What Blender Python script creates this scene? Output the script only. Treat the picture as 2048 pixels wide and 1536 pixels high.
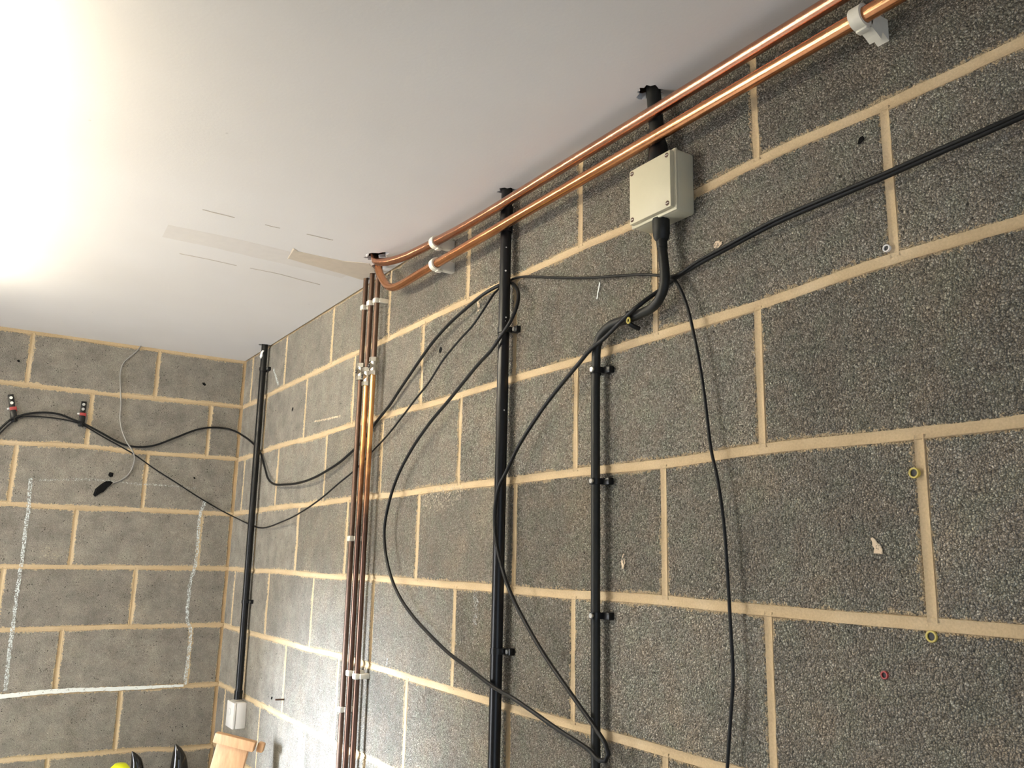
import bpy, bmesh, math, random
from mathutils import Vector, Matrix
random.seed(7)
scene = bpy.context.scene
for o in list(bpy.data.objects): bpy.data.objects.remove(o)
COL = scene.collection
R = math.radians

# ------------------------------------------------------------------ camera
# Corner of the room: x=0,y=0.  Right wall is x=0 (towards the camera y<0), back wall is y=0 (to the left x<0).
ZO = 2.195                                   # height of the first bed joint below the ceiling
CEIL = 2.40
F_PX, YAW, PITCH, ROLL = 1703.04, 0.571662, 0.203437, 0.0226782
CAM = Vector((-0.977705, -3.653303, -0.612646 + ZO))
_f = Vector((math.sin(YAW) * math.cos(PITCH), math.cos(YAW) * math.cos(PITCH), math.sin(PITCH)))
_r0 = Vector((math.cos(YAW), -math.sin(YAW), 0)); _u0 = _r0.cross(_f)
CR = math.cos(ROLL) * _r0 + math.sin(ROLL) * _u0
CU = math.cos(ROLL) * _u0 - math.sin(ROLL) * _r0
cd = bpy.data.cameras.new('camera'); cam = bpy.data.objects.new('camera', cd); COL.objects.link(cam)
cam.matrix_world = Matrix(((CR.x, CU.x, -_f.x, CAM.x), (CR.y, CU.y, -_f.y, CAM.y), (CR.z, CU.z, -_f.z, CAM.z), (0, 0, 0, 1)))
cd.sensor_width = 36; cd.lens = F_PX / 2048 * 36; cd.clip_start = 0.02
scene.camera = cam

# ------------------------------------------------------------------ light and exposure
XL, YF = -2.75, -5.2                          # left wall, wall behind the camera
WIN = (-1.50, -0.50, 0.12, 1.90)              # tall glazed opening in the left wall: y0, y1, z0, z1
W = bpy.data.worlds.new('sky'); scene.world = W; W.use_nodes = True
W.node_tree.nodes['Background'].inputs[0].default_value = (0.72, 0.84, 1.0, 1)
W.node_tree.nodes['Background'].inputs[1].default_value = 2.0
sd = bpy.data.lights.new('sun', 'SUN'); sun = bpy.data.objects.new('sun', sd); COL.objects.link(sun)
sd.energy = 30.0; sd.angle = R(16); sd.color = (0.73, 0.84, 1.0)
sun.rotation_euler = Vector((1.0, -0.10, -0.225)).to_track_quat('-Z', 'Y').to_euler()
sun.location = (-6, -1.2, 4)
ad = bpy.data.lights.new('window_daylight', 'AREA'); al = bpy.data.objects.new('window_daylight', ad); COL.objects.link(al)
ad.shape = 'RECTANGLE'; ad.size = WIN[1] - WIN[0] - 0.12; ad.size_y = WIN[3] - WIN[2] - 0.12
ad.energy = 75; ad.color = (0.97, 0.98, 1.0)
al.location = (XL - 0.13, (WIN[0] + WIN[1]) / 2, (WIN[2] + WIN[3]) / 2)
al.rotation_euler = Vector((1, 0, 0)).to_track_quat('-Z', 'Y').to_euler()
DOOR = (XL + 0.25, -0.25, 2.05)               # open garage doorway in the wall behind the camera: x0, x1, height
fd = bpy.data.lights.new('doorway_daylight', 'AREA'); fl = bpy.data.objects.new('doorway_daylight', fd); COL.objects.link(fl)
fd.shape = 'RECTANGLE'; fd.size = DOOR[1] - DOOR[0]; fd.size_y = DOOR[2]
fd.energy = 0.5; fd.color = (0.92, 0.96, 1.0)
fl.location = ((DOOR[0] + DOOR[1]) / 2, YF - 0.12, DOOR[2] / 2)
fl.rotation_euler = Vector((0, 1, 0)).to_track_quat('-Z', 'Z').to_euler()
TUBE_STRENGTH = 135.0
scene.view_settings.view_transform = 'Standard'; scene.view_settings.look = 'None'
scene.view_settings.exposure = 0.0; scene.view_settings.gamma = 1.0
scene.view_settings.use_curve_mapping = False

# ------------------------------------------------------------------ pixel -> place
def ray(x, y):
    return _f + CR * ((x - 1024) / F_PX) - CU * ((y - 768) / F_PX)
def pr(x, y, off=0.0):                        # point on the right wall, off metres in front of it
    d = ray(x, y); return CAM + d * ((-off - CAM.x) / d.x)
def pb(x, y, off=0.0):                        # point on the back wall
    d = ray(x, y); return CAM + d * ((-off - CAM.y) / d.y)
def pc(x, y, off=0.0):                        # point on the ceiling
    d = ray(x, y); return CAM + d * ((CEIL - off - CAM.z) / d.z)

# ------------------------------------------------------------------ materials
def nt(name):
    m = bpy.data.materials.new(name); m.use_nodes = True
    t = m.node_tree; b = t.nodes['Principled BSDF']
    return m, t, b
def nd(t, typ, **kw):
    n = t.nodes.new(typ)
    for k, v in kw.items():
        if hasattr(n, k) and k not in n.inputs: setattr(n, k, v)
        else: n.inputs[k].default_value = v
    return n
def ln(t, a, b): t.links.new(a, b)
def ramp(t, fac, stops):
    n = t.nodes.new('ShaderNodeValToRGB'); e = n.color_ramp.elements
    while len(e) < len(stops): e.new(0.5)
    for el, (p, c) in zip(e, stops):
        el.position = p; el.color = (*c, 1) if len(c) == 3 else c
    ln(t, fac, n.inputs[0]); return n.outputs[0]
def mixc(t, fac, a, b, mode='MIX'):
    n = t.nodes.new('ShaderNodeMix'); n.data_type = 'RGBA'; n.blend_type = mode
    for s, v in ((n.inputs[0], fac), (n.inputs[6], a), (n.inputs[7], b)):
        if hasattr(v, 'is_output'): ln(t, v, s)
        elif isinstance(v, (int, float)): s.default_value = v
        else: s.default_value = (*v, 1)
    return n.outputs[2]
def mth(t, op, a, b=0.0, c=None):
    n = t.nodes.new('ShaderNodeMath'); n.operation = op
    for s, v in zip(n.inputs, (a, b, c)):
        if v is None: continue
        if hasattr(v, 'is_output'): ln(t, v, s)
        else: s.default_value = v
    return n.outputs[0]
def pos(t): return t.nodes.new('ShaderNodeNewGeometry').outputs['Position']
def noise(t, v, scale, detail=2.0, rough=0.5, out='Fac'):
    n = nd(t, 'ShaderNodeTexNoise', Scale=scale, Detail=detail, Roughness=rough); ln(t, v, n.inputs['Vector']); return n.outputs[out]
def voro(t, v, scale, feature='F1', out='Distance', rnd=1.0):
    n = t.nodes.new('ShaderNodeTexVoronoi'); n.feature = feature
    n.inputs['Scale'].default_value = scale; n.inputs['Randomness'].default_value = rnd
    ln(t, v, n.inputs['Vector']); return n.outputs[out]
def bump(t, b, h, strength, dist):
    n = nd(t, 'ShaderNodeBump', Strength=strength, Distance=dist); ln(t, h, n.inputs['Height'])
    ln(t, n.outputs[0], b.inputs['Normal'])

def plain(name, col, rough=0.5, metal=0.0, spec=0.5, var=0.0, vscale=40.0, bmp=0.0, coat=0.0):
    m, t, b = nt(name)
    b.inputs['Roughness'].default_value = rough; b.inputs['Metallic'].default_value = metal
    b.inputs['Specular IOR Level'].default_value = spec; b.inputs['Coat Weight'].default_value = coat
    if var:
        p = pos(t); n = noise(t, p, vscale, 4.0, 0.6)
        c = ramp(t, n, [(0.25, [x * (1 - var) for x in col]), (0.75, [min(1, x * (1 + var)) for x in col])])
        ln(t, c, b.inputs['Base Color'])
        if bmp: bump(t, b, n, bmp, 0.002)
    else: b.inputs['Base Color'].default_value = (*col, 1)
    return m

MORTAR_COL = (0.60, 0.46, 0.285)
def mortar_mat():
    m, t, b = nt('mortar'); p = pos(t)
    n1 = noise(t, p, 9, 3); n2 = noise(t, p, 320, 3, 0.6)
    c = ramp(t, n1, [(0.3, (0.54, 0.41, 0.25)), (0.55, MORTAR_COL), (0.8, (0.66, 0.525, 0.35))])
    c = mixc(t, 0.5, c, ramp(t, n2, [(0.3, (0.65, 0.65, 0.65)), (0.7, (1, 1, 1))]), 'MULTIPLY')
    ln(t, c, b.inputs['Base Color']); b.inputs['Roughness'].default_value = 0.95
    b.inputs['Specular IOR Level'].default_value = 0.15
    h = mth(t, 'ADD', mth(t, 'MULTIPLY', n2, 0.5), noise(t, p, 90, 2))
    bump(t, b, h, 0.5, 0.003); return m
def block_mat(name, fine):
    # fine = 0: coarse open-textured lightweight aggregate; 1: the same with a smoother, finer face
    m, t, b = nt(name); p = pos(t)
    inf = t.nodes.new('ShaderNodeObjectInfo').outputs['Random']
    sc = 360.0 + 60.0 * fine
    wob = nd(t, 'ShaderNodeTexNoise', Scale=60.0, Detail=1.0); ln(t, p, wob.inputs['Vector'])
    vm = t.nodes.new('ShaderNodeVectorMath'); vm.operation = 'MULTIPLY_ADD'
    ln(t, wob.outputs['Color'], vm.inputs[0]); vm.inputs[1].default_value = (0.006,) * 3; ln(t, p, vm.inputs[2])
    pw = vm.outputs[0]
    cell = voro(t, pw, sc, out='Color')
    sep = t.nodes.new('ShaderNodeSeparateColor'); ln(t, cell, sep.inputs[0])
    dist = voro(t, pw, sc)
    # grains of different greys
    g = ramp(t, sep.outputs[0], [(0.0, (0.17, 0.151, 0.123)), (0.25, (0.285, 0.256, 0.21)), (0.6, (0.365, 0.331, 0.275)), (0.9, (0.465, 0.43, 0.365)), (1.0, (0.60, 0.56, 0.48))])
    # darker cement between the grains, with the shade of the gaps painted in
    edg = voro(t, pw, sc, 'DISTANCE_TO_EDGE')
    edg = mth(t, 'ADD', edg, mth(t, 'MULTIPLY', mth(t, 'SUBTRACT', noise(t, p, 300, 2), 0.5), 0.35))
    g = mixc(t, mth(t, 'MULTIPLY', ramp(t, edg, [(0.0, (1, 1, 1)), (0.22, (0, 0, 0))]), 0.6), g, (0.105, 0.093, 0.075))
    # finer speckle and open pores in the aggregate
    sp = noise(t, p, 700, 2, 0.7)
    g = mixc(t, 0.75, g, ramp(t, sp, [(0.30, (0.35, 0.35, 0.35)), (0.5, (0.98, 0.98, 0.98)), (0.68, (1.35, 1.35, 1.35))]), 'MULTIPLY')
    big = noise(t, p, 7, 3, 0.6)
    g = mixc(t, 0.8, g, ramp(t, big, [(0.3, (0.78, 0.79, 0.80)), (0.5, (1, 1, 1)), (0.72, (1.22, 1.17, 1.08))]), 'MULTIPLY')
    hue = noise(t, p, 22, 2)
    g = mixc(t, 0.35, g, ramp(t, hue, [(0.35, (1.12, 0.98, 0.92)), (0.5, (1, 1, 1)), (0.65, (0.9, 1.04, 0.96))]), 'MULTIPLY')
    g = mixc(t, 1.0, g, ramp(t, inf, [(0.0, (0.84, 0.83, 0.81)), (1.0, (1.16, 1.16, 1.15))]), 'MULTIPLY')
    if fine: g = mixc(t, 0.66 * fine, g, (0.245, 0.228, 0.20))
    if fine:                                   # blotchy laitance and wear on the smoother faces
        bl = noise(t, p, 13, 5, 0.7)
        g = mixc(t, 0.65 * fine, g, ramp(t, bl, [(0.34, (0.66, 0.65, 0.64)), (0.5, (0.98, 0.97, 0.96)), (0.66, (1.32, 1.30, 1.26))]), 'MULTIPLY')
    pore = voro(t, p, 70, out='Distance'); pn = noise(t, p, 45, 2)
    pm = mth(t, 'LESS_THAN', mth(t, 'ADD', pore, mth(t, 'MULTIPLY', pn, 0.9)), 0.42)
    g = mixc(t, mth(t, 'MULTIPLY', pm, 0.75), g, (0.02, 0.018, 0.015))
    if fine:
        pit = mth(t, 'LESS_THAN', mth(t, 'ADD', voro(t, p, 120, out='Distance'), mth(t, 'MULTIPLY', noise(t, p, 30, 3, 0.6), 0.9)), 0.57)
        g = mixc(t, mth(t, 'MULTIPLY', pit, 0.8 * fine), g, (0.03, 0.027, 0.022))
    # mortar smeared over the arrises
    at = t.nodes.new('ShaderNodeAttribute'); at.attribute_name = 'edge'
    sm = mth(t, 'ADD', at.outputs['Fac'], mth(t, 'MULTIPLY', mth(t, 'SUBTRACT', noise(t, p, 130, 4, 0.7), 0.5), 1.5))
    sm = mth(t, 'ADD', sm, mth(t, 'MULTIPLY', mth(t, 'SUBTRACT', noise(t, p, 14, 2), 0.5), 0.7))
    sm = ramp(t, sm, [(0.80, (0, 0, 0)), (0.90, (1, 1, 1))])
    g = mixc(t, sm, g, (0.56, 0.435, 0.275))
    ln(t, g, b.inputs['Base Color']); b.inputs['Roughness'].default_value = 0.88
    b.inputs['Specular IOR Level'].default_value = 0.25
    h = mth(t, 'ADD', mth(t, 'MULTIPLY', mth(t, 'MULTIPLY', dist, dist), -1.6), mth(t, 'MULTIPLY', sep.outputs[1], 0.25))
    h = mth(t, 'ADD', h, mth(t, 'MULTIPLY', sp, 0.3))
    bump(t, b, h, 1.0 - 0.4 * fine, 0.0040 - 0.0022 * fine); return m

def copper_mat(name, c0, c1, rough, dirt):
    m, t, b = nt(name); p = pos(t)
    n = noise(t, p, 16, 4, 0.65); n2 = noise(t, p, 260, 3, 0.6)
    c = ramp(t, n, [(0.3, c0), (0.7, c1)])
    c = mixc(t, mth(t, 'MULTIPLY', ramp(t, n2, [(0.56, (0, 0, 0)), (0.7, (1, 1, 1))]), dirt), c, (0.10, 0.055, 0.035))
    ln(t, c, b.inputs['Base Color']); b.inputs['Metallic'].default_value = 1.0
    rr = mth(t, 'MULTIPLY_ADD', n, 0.10, rough - 0.05); ln(t, rr, b.inputs['Roughness'])
    return m
def fade_mat():
    # bright copper under the valve, tarnishing further down
    m, t, b = nt('copper_pipe_fading'); p = pos(t)
    sx = t.nodes.new('ShaderNodeSeparateXYZ'); ln(t, p, sx.inputs[0]); n = noise(t, p, 24, 4, 0.6)
    k = mth(t, 'ADD', sx.outputs[2], mth(t, 'MULTIPLY', mth(t, 'SUBTRACT', n, 0.5), 0.25))
    mr = t.nodes.new('ShaderNodeMapRange'); ln(t, k, mr.inputs[0]); mr.inputs[1].default_value = 1.66; mr.inputs[2].default_value = 1.98
    ln(t, ramp(t, mr.outputs[0], [(0, (0.125, 0.072, 0.052)), (0.5, (0.40, 0.19, 0.09)), (0.8, (0.82, 0.43, 0.17))]), b.inputs['Base Color'])
    b.inputs['Metallic'].default_value = 1.0; b.inputs['Roughness'].default_value = 0.34; return m
def specked_mat(name, col, rough, scale, thr, bounds):
    m, t, b = nt(name); p = pos(t)
    d = voro(t, p, scale, out='Distance'); k = mth(t, 'LESS_THAN', d, thr)
    cells = voro(t, p, scale, out='Color'); s = t.nodes.new('ShaderNodeSeparateColor'); ln(t, cells, s.inputs[0])
    k = mth(t, 'MULTIPLY', k, mth(t, 'GREATER_THAN', s.outputs[0], 0.66))
    sx = t.nodes.new('ShaderNodeSeparateXYZ'); ln(t, p, sx.inputs[0])
    k = mth(t, 'MULTIPLY', k, mth(t, 'GREATER_THAN', sx.outputs[2], bounds))
    c = mixc(t, k, col, (0.75, 0.74, 0.70)); ln(t, c, b.inputs['Base Color'])
    b.inputs['Roughness'].default_value = rough; b.inputs['Specular IOR Level'].default_value = 0.3; return m
def streak_mat(name, col, thr, scale):
    # chalk / paint rubbed over rough block: only the grains it caught are covered
    m, t, b = nt(name); p = pos(t)
    n = noise(t, p, scale, 4, 0.75); k = ramp(t, n, [(thr - 0.05, (0, 0, 0)), (thr + 0.05, (1, 1, 1))])
    b.inputs['Base Color'].default_value = (*col, 1); b.inputs['Roughness'].default_value = 0.95
    b.inputs['Specular IOR Level'].default_value = 0.1
    ln(t, k, b.inputs['Alpha']); return m
def wood_mat():
    m, t, b = nt('pale_wood'); p = pos(t)
    mp = nd(t, 'ShaderNodeMapping'); mp.inputs['Scale'].default_value = (60, 60, 6); ln(t, p, mp.inputs[0])
    n = noise(t, mp.outputs[0], 1.5, 4, 0.6)
    ln(t, ramp(t, n, [(0.3, (0.36, 0.19, 0.085)), (0.7, (0.48, 0.28, 0.135))]), b.inputs['Base Color'])
    b.inputs['Roughness'].default_value = 0.5; bump(t, b, n, 0.08, 0.001); return m
def ceil_mat():
    m, t, b = nt('ceiling_paint'); p = pos(t)
    n = noise(t, p, 1.6, 3); n2 = noise(t, p, 160, 3)
    c = ramp(t, n, [(0.3, (0.72, 0.69, 0.66)), (0.7, (0.78, 0.755, 0.735))])
    mk = mth(t, 'LESS_THAN', mth(t, 'ADD', voro(t, p, 6.5, out='Distance'), mth(t, 'MULTIPLY', noise(t, p, 70, 2), 0.05)), 0.045)
    c = mixc(t, mth(t, 'MULTIPLY', mk, 0.35), c, (0.42, 0.40, 0.37))
    ln(t, c, b.inputs['Base Color']); b.inputs['Roughness'].default_value = 0.55
    b.inputs['Specular IOR Level'].default_value = 0.25
    bump(t, b, mth(t, 'ADD', n2, mth(t, 'MULTIPLY', noise(t, p, 5, 2), 2.0)), 0.10, 0.002); return m
def glass_mat():
    m, t, b = nt('window_glass'); out = t.nodes['Material Output']
    tr = t.nodes.new('ShaderNodeBsdfTransparent'); gl = t.nodes.new('ShaderNodeBsdfGlossy'); gl.inputs['Roughness'].default_value = 0.02
    fr = t.nodes.new('ShaderNodeFresnel'); mx = t.nodes.new('ShaderNodeMixShader')
    ln(t, fr.outputs[0], mx.inputs[0]); ln(t, tr.outputs[0], mx.inputs[1]); ln(t, gl.outputs[0], mx.inputs[2]); ln(t, mx.outputs[0], out.inputs[0])
    return m
def emit_mat(name, col, s):
    m, t, b = nt(name); b.inputs['Base Color'].default_value = (0.9, 0.9, 0.9, 1)
    b.inputs['Emission Color'].default_value = (*col, 1); b.inputs['Emission Strength'].default_value = s; return m

M = dict(
    mortar=mortar_mat(), block=block_mat('aggregate_block', 0), block_fine=block_mat('aggregate_block_fine', 1), block_75=block_mat('aggregate_block_medium_fine', 0.75), block_50=block_mat('aggregate_block_medium', 0.5), block_25=block_mat('aggregate_block_medium_coarse', 0.25),
    ceiling=ceil_mat(), patch=plain('plaster_filler', (0.60, 0.52, 0.42), 0.9, var=0.06),
    strip=plain('joint_plaster', (0.70, 0.66, 0.62), 0.8, var=0.03), crack=plain('crack_shadow_paint', (0.52, 0.46, 0.40), 0.9),
    concrete=plain('concrete_floor', (0.52, 0.50, 0.46), 0.85, var=0.15, vscale=12, bmp=0.2),
    roof=plain('roof_board', (0.05, 0.045, 0.04), 0.9),
    copper=copper_mat('copper_pipe', (0.58, 0.25, 0.115), (0.72, 0.36, 0.18), 0.22, 0.2),
    copper_red=copper_mat('copper_pipe_dull', (0.45, 0.205, 0.125), (0.57, 0.29, 0.18), 0.25, 0.35),
    copper_new=fade_mat(),
    copper_old=copper_mat('copper_pipe_tarnished', (0.115, 0.074, 0.056), (0.18, 0.12, 0.09), 0.52, 0.5),
    chrome=plain('nickel_brass', (0.66, 0.62, 0.54), 0.28, 1.0, var=0.12, vscale=200),
    steel=plain('zinc_steel', (0.75, 0.74, 0.70), 0.3, 1.0), dark=plain('dark_slot', (0.03, 0.03, 0.03), 0.6),
    black=plain('black_plastic', (0.008, 0.008, 0.008), 0.32, spec=0.3, var=0.2, vscale=60),
    black_speck=specked_mat('black_plastic_specked', (0.008, 0.008, 0.009), 0.3, 85.0, 0.17, 1.86),
    rubber=plain('black_cable_sheath', (0.008, 0.008, 0.008), 0.45, spec=0.25),
    sheath=plain('armoured_sheath', (0.013, 0.013, 0.011), 0.5, spec=0.3, var=0.3, vscale=50),
    gloss=plain('glossy_black', (0.01, 0.01, 0.01), 0.12, coat=0.4),
    clip=plain('white_clip_plastic', (0.70, 0.66, 0.56), 0.5, var=0.05, vscale=90),
    grey_box=plain('grey_abs', (0.50, 0.465, 0.34), 0.42, var=0.03, vscale=30),
    grey_lid=plain('grey_abs_lid', (0.54, 0.495, 0.35), 0.45, var=0.03, vscale=20),
    white=plain('white_plastic', (0.78, 0.76, 0.73), 0.35), greycab=plain('grey_cable', (0.30, 0.285, 0.26), 0.5),
    paint=plain('white_paint', (0.82, 0.81, 0.78), 0.6), red=plain('red_plastic', (0.36, 0.04, 0.035), 0.5),
    yellowplug=plain('yellow_plastic', (0.50, 0.40, 0.08), 0.5), yellow=plain('fluorescent_yellow', (0.80, 0.85, 0.02), 0.4),
    rust=plain('rusty_nail', (0.12, 0.07, 0.05), 0.7, 0.5), dull_black=plain('matt_black', (0.006, 0.006, 0.006), 0.8, spec=0.1),
    chalk=streak_mat('chalk', (0.72, 0.76, 0.74), 0.50, 260), chalkfull=streak_mat('chalk_thick', (0.80, 0.82, 0.78), 0.36, 120),
    chalkfaint=streak_mat('chalk_faint', (0.66, 0.66, 0.62), 0.56, 260),
    smear=streak_mat('mortar_smear', (0.66, 0.53, 0.38), 0.46, 110), smearfaint=streak_mat('mortar_smear_faint', (0.50, 0.44, 0.34), 0.56, 150),
    wood=wood_mat(), glass=glass_mat(), tube=emit_mat('fluorescent_tube', (1.0, 0.895, 0.69), TUBE_STRENGTH),
    door=plain('white_door', (0.62, 0.62, 0.60), 0.5))

# ------------------------------------------------------------------ object helpers
WORLD = {}
def link(name, me, mat, parent=None, c=None):
    if c is None:
        c = Vector((0, 0, 0))
        for v in me.vertices: c += v.co
        c /= max(1, len(me.vertices))
    me.transform(Matrix.Translation(-c))
    o = bpy.data.objects.new(name, me); COL.objects.link(o)
    if mat is not None and not me.materials: me.materials.append(M[mat])
    o.location = c
    if parent is not None:
        o.parent = parent; o.location = c - WORLD[parent.name]
    WORLD[o.name] = c.copy()
    return o
def thing(name, label, cat, loc, group=None):
    o = bpy.data.objects.new(name, None); COL.objects.link(o); o.location = loc; o.empty_display_size = 0.05
    WORLD[o.name] = Vector(loc); return tag(o, label, cat, group)
def tag(o, label, cat, group=None):
    o['label'] = label; o['category'] = cat
    if group: o['group'] = group
    return o
def struct(o): o['kind'] = 'structure'; return o
def fin(bm, smooth=False):
    bmesh.ops.recalc_face_normals(bm, faces=bm.faces)
    me = bpy.data.meshes.new('mesh'); bm.to_mesh(me); bm.free()
    if smooth:
        for p in me.polygons: p.use_smooth = True
    return me
def smooth_angle(me, ang=35):
    for p in me.polygons: p.use_smooth = True
    me.set_sharp_from_angle(angle=R(ang)); return me
def bm_box(bm, lo, hi, bevel=0.0, seg=2, rot=None):
    lo, hi = Vector(lo), Vector(hi); c = (lo + hi) / 2; s = hi - lo
    mtx = Matrix.Translation(c) @ (rot.to_4x4() if rot else Matrix.Identity(4)) @ Matrix.Diagonal((s.x, s.y, s.z, 1))
    g = bmesh.ops.create_cube(bm, size=1, matrix=mtx)
    if bevel:
        es = list({e for v in g['verts'] for e in v.link_edges})
        bmesh.ops.bevel(bm, geom=es, offset=bevel, segments=seg, affect='EDGES', profile=0.5)
def box(name, lo, hi, mat, parent=None, bevel=0.0, seg=2, rot=None):
    bm = bmesh.new(); bm_box(bm, lo, hi, bevel, seg, rot)
    return link(name, smooth_angle(fin(bm), 40), mat, parent)
def bm_cyl(bm, a, b, r, seg=20, r2=None, bevel=0.0):
    a, b = Vector(a), Vector(b); d = b - a
    q = d.to_track_quat('Z', 'Y').to_matrix().to_4x4()
    bmesh.ops.create_cone(bm, cap_ends=True, segments=seg, radius1=r, radius2=r if r2 is None else r2, depth=d.length, matrix=Matrix.Translation((a + b) / 2) @ q)
def cyl(name, a, b, r, mat, parent=None, seg=20, r2=None):
    bm = bmesh.new(); bm_cyl(bm, a, b, r, seg, r2)
    return link(name, smooth_angle(fin(bm), 40), mat, parent)
def cat(pts, rs, step):
    # Catmull-Rom through pts, radius carried along
    P = [Vector(p) for p in pts]; n = len(P); out = []; ro = []
    for i in range(n - 1):
        p0 = P[i - 1] if i else P[0] * 2 - P[1]; p3 = P[i + 2] if i + 2 < n else P[-1] * 2 - P[-2]
        p1, p2 = P[i], P[i + 1]
        # centripetal tangents
        d0 = max((p1 - p0).length, 1e-5) ** .5; d1 = max((p2 - p1).length, 1e-5) ** .5; d2 = max((p3 - p2).length, 1e-5) ** .5
        m1 = (p1 - p0) / d0 - (p2 - p0) / (d0 + d1) + (p2 - p1) / d1
        m2 = (p2 - p1) / d1 - (p3 - p1) / (d1 + d2) + (p3 - p2) / d2
        m1 *= d1; m2 *= d1
        k = max(1, int((p2 - p1).length / step))
        for j in range(k):
            s = j / k; s2 = s * s; s3 = s2 * s
            out.append(p1 * (2 * s3 - 3 * s2 + 1) + m1 * (s3 - 2 * s2 + s) + p2 * (-2 * s3 + 3 * s2) + m2 * (s3 - s2))
            ro.append(rs[i] + (rs[i + 1] - rs[i]) * s)
    out.append(P[-1]); ro.append(rs[-1]); return out, ro
def bm_tube(bm, pts, r, seg=12, step=0.012, smooth=True):
    rs = [r] * len(pts) if isinstance(r, (int, float)) else r
    P, rs = cat(pts, rs, step) if smooth else ([Vector(p) for p in pts], rs)
    t = (P[1] - P[0]).normalized(); n = t.orthogonal().normalized(); rings = []
    for i, p in enumerate(P):
        t2 = (P[min(i + 1, len(P) - 1)] - P[max(i - 1, 0)]).normalized()
        n = (t.rotation_difference(t2) @ n); n = (n - t2 * n.dot(t2)).normalized(); b = t2.cross(n); t = t2
        rings.append([bm.verts.new(p + (n * math.cos(a) + b * math.sin(a)) * rs[i]) for a in [2 * math.pi * k / seg for k in range(seg)]])
    for a, b_ in zip(rings, rings[1:]):
        for k in range(seg): bm.faces.new((a[k], a[(k + 1) % seg], b_[(k + 1) % seg], b_[k]))
    bm.faces.new(rings[0][::-1]); bm.faces.new(rings[-1])
def tube(name, pts, r, mat, parent=None, seg=12, step=0.012, smooth=True):
    bm = bmesh.new(); bm_tube(bm, pts, r, seg, step, smooth)
    return link(name, smooth_angle(fin(bm), 50), mat, parent)
def ribbon(name, pts, w, d, wall, mat, parent, jit=0.0, step=0.01):
    # thin strip of chalk, paint or plaster lying on a surface; wall = outward normal
    P, rs = cat(pts, [w] * len(pts) if isinstance(w, (int, float)) else w, step); nrm = Vector(wall)
    bm = bmesh.new(); prev = None
    for i, p in enumerate(P):
        t = (P[min(i + 1, len(P) - 1)] - P[max(i - 1, 0)]).normalized(); s = t.cross(nrm).normalized()
        a, b = [rs[i] / 2 * (1 + random.uniform(-jit, jit)) for _ in (0, 1)]
        lo = [p - s * a, p + s * b]
        cur = [bm.verts.new(lo[0] + nrm * 0.0002), bm.verts.new(lo[0] * .9 + lo[1] * .1 + nrm * d), bm.verts.new(lo[1] * .9 + lo[0] * .1 + nrm * d), bm.verts.new(lo[1] + nrm * 0.0002)]
        if prev:
            for k in range(3): bm.faces.new((prev[k], prev[k + 1], cur[k + 1], cur[k]))
        prev = cur
    return link(name, fin(bm), mat, parent)
def blob(name, outline, thick, nrm, mat, parent=None, inset=0.8):
    # flattened irregular lump with an outline in space
    P = [Vector(p) for p in outline]; c = sum(P, Vector()) / len(P); nrm = Vector(nrm)
    bm = bmesh.new(); a = [bm.verts.new(p) for p in P]; b = [bm.verts.new(c + (p - c) * inset + nrm * thick * random.uniform(.8, 1.1)) for p in P]
    n = len(P)
    for k in range(n): bm.faces.new((a[k], a[(k + 1) % n], b[(k + 1) % n], b[k]))
    bm.faces.new(b); bm.faces.new(a[::-1])
    bmesh.ops.triangulate(bm, faces=[f for f in bm.faces if len(f.verts) > 4])
    return link(name, fin(bm), mat, parent)
RN, BN, CN = Vector((-1, 0, 0)), Vector((0, -1, 0)), Vector((0, 0, -1))

# ------------------------------------------------------------------ block walls
def wpt(side, h, z, d):
    if side == 'right': return Vector((-d, h, z))
    if side == 'back': return Vector((h, -d, z))
    if side == 'left': return Vector((XL + d, h, z))
def smoother(samples, sig=0.13, pull=0.12):
    def f(h):
        sw = sv = 0.0
        for hh, v in samples:
            w = math.exp(-((h - hh) / sig) ** 2); sw += w; sv += w * v
        return sv / (sw + pull)
    return f
BED_R = {0: [(577,770),(666,727),(780,675),(936,600),(1163,492),(1265,452),(1400,385),(1507,320),(1775,207),(2000,105)],
 1: [(560,891),(708,848),(765,833),(889,800),(1030,757),(1180,715),(1310,672),(1510,612),(1800,508),(1990,460)],
 2: [(560,1014),(708,997),(914,972),(1025,960),(1178,941),(1319,929),(1525,896),(1840,865),(2040,842)],
 3: [(560,1143),(745,1156),(811,1162),(987,1175),(1025,1181),(1331,1200),(1497,1217),(1537,1222),(1700,1238),(1865,1248),(2040,1265)],
 4: [(560,1282),(681,1313),(741,1332),(897,1379),(982,1404),(1025,1419),(1166,1457),(1315,1500)],
 5: [(560,1430),(668,1488),(768,1532)]}
BED_B = {0: [(5,765),(60,770),(180,785),(310,797),(420,808),(470,812)], 1: [(10,885),(170,892),(280,905),(410,913)],
 2: [(10,1007),(150,1016),(290,1020),(410,1026)], 3: [(10,1133),(135,1134),(270,1135),(440,1137)],
 4: [(10,1260),(120,1257),(260,1253),(430,1250)], 5: [(10,1392),(110,1385),(245,1378),(370,1372)], 6: [(10,1520),(230,1503),(400,1495)]}
PERP_R = {0: [(573,700),(665,665),(779,620),(936,555),(1160,430),(1508,220)], 1: [(610,820),(706,790),(844,725),(1029,660),(1308,540),(1775,330)],
 2: [(555,930),(650,935),(765,870),(919,880),(1150,840),(1518,740)], 3: [(592,1100),(835,1060),(1028,1080),(1327,1070),(1850,1060)],
 4: [(535,1200),(623,1220),(906,1270),(1145,1320),(1540,1380)], 5: [(568,1350),(811,1400),(1015,1480)]}
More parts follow.
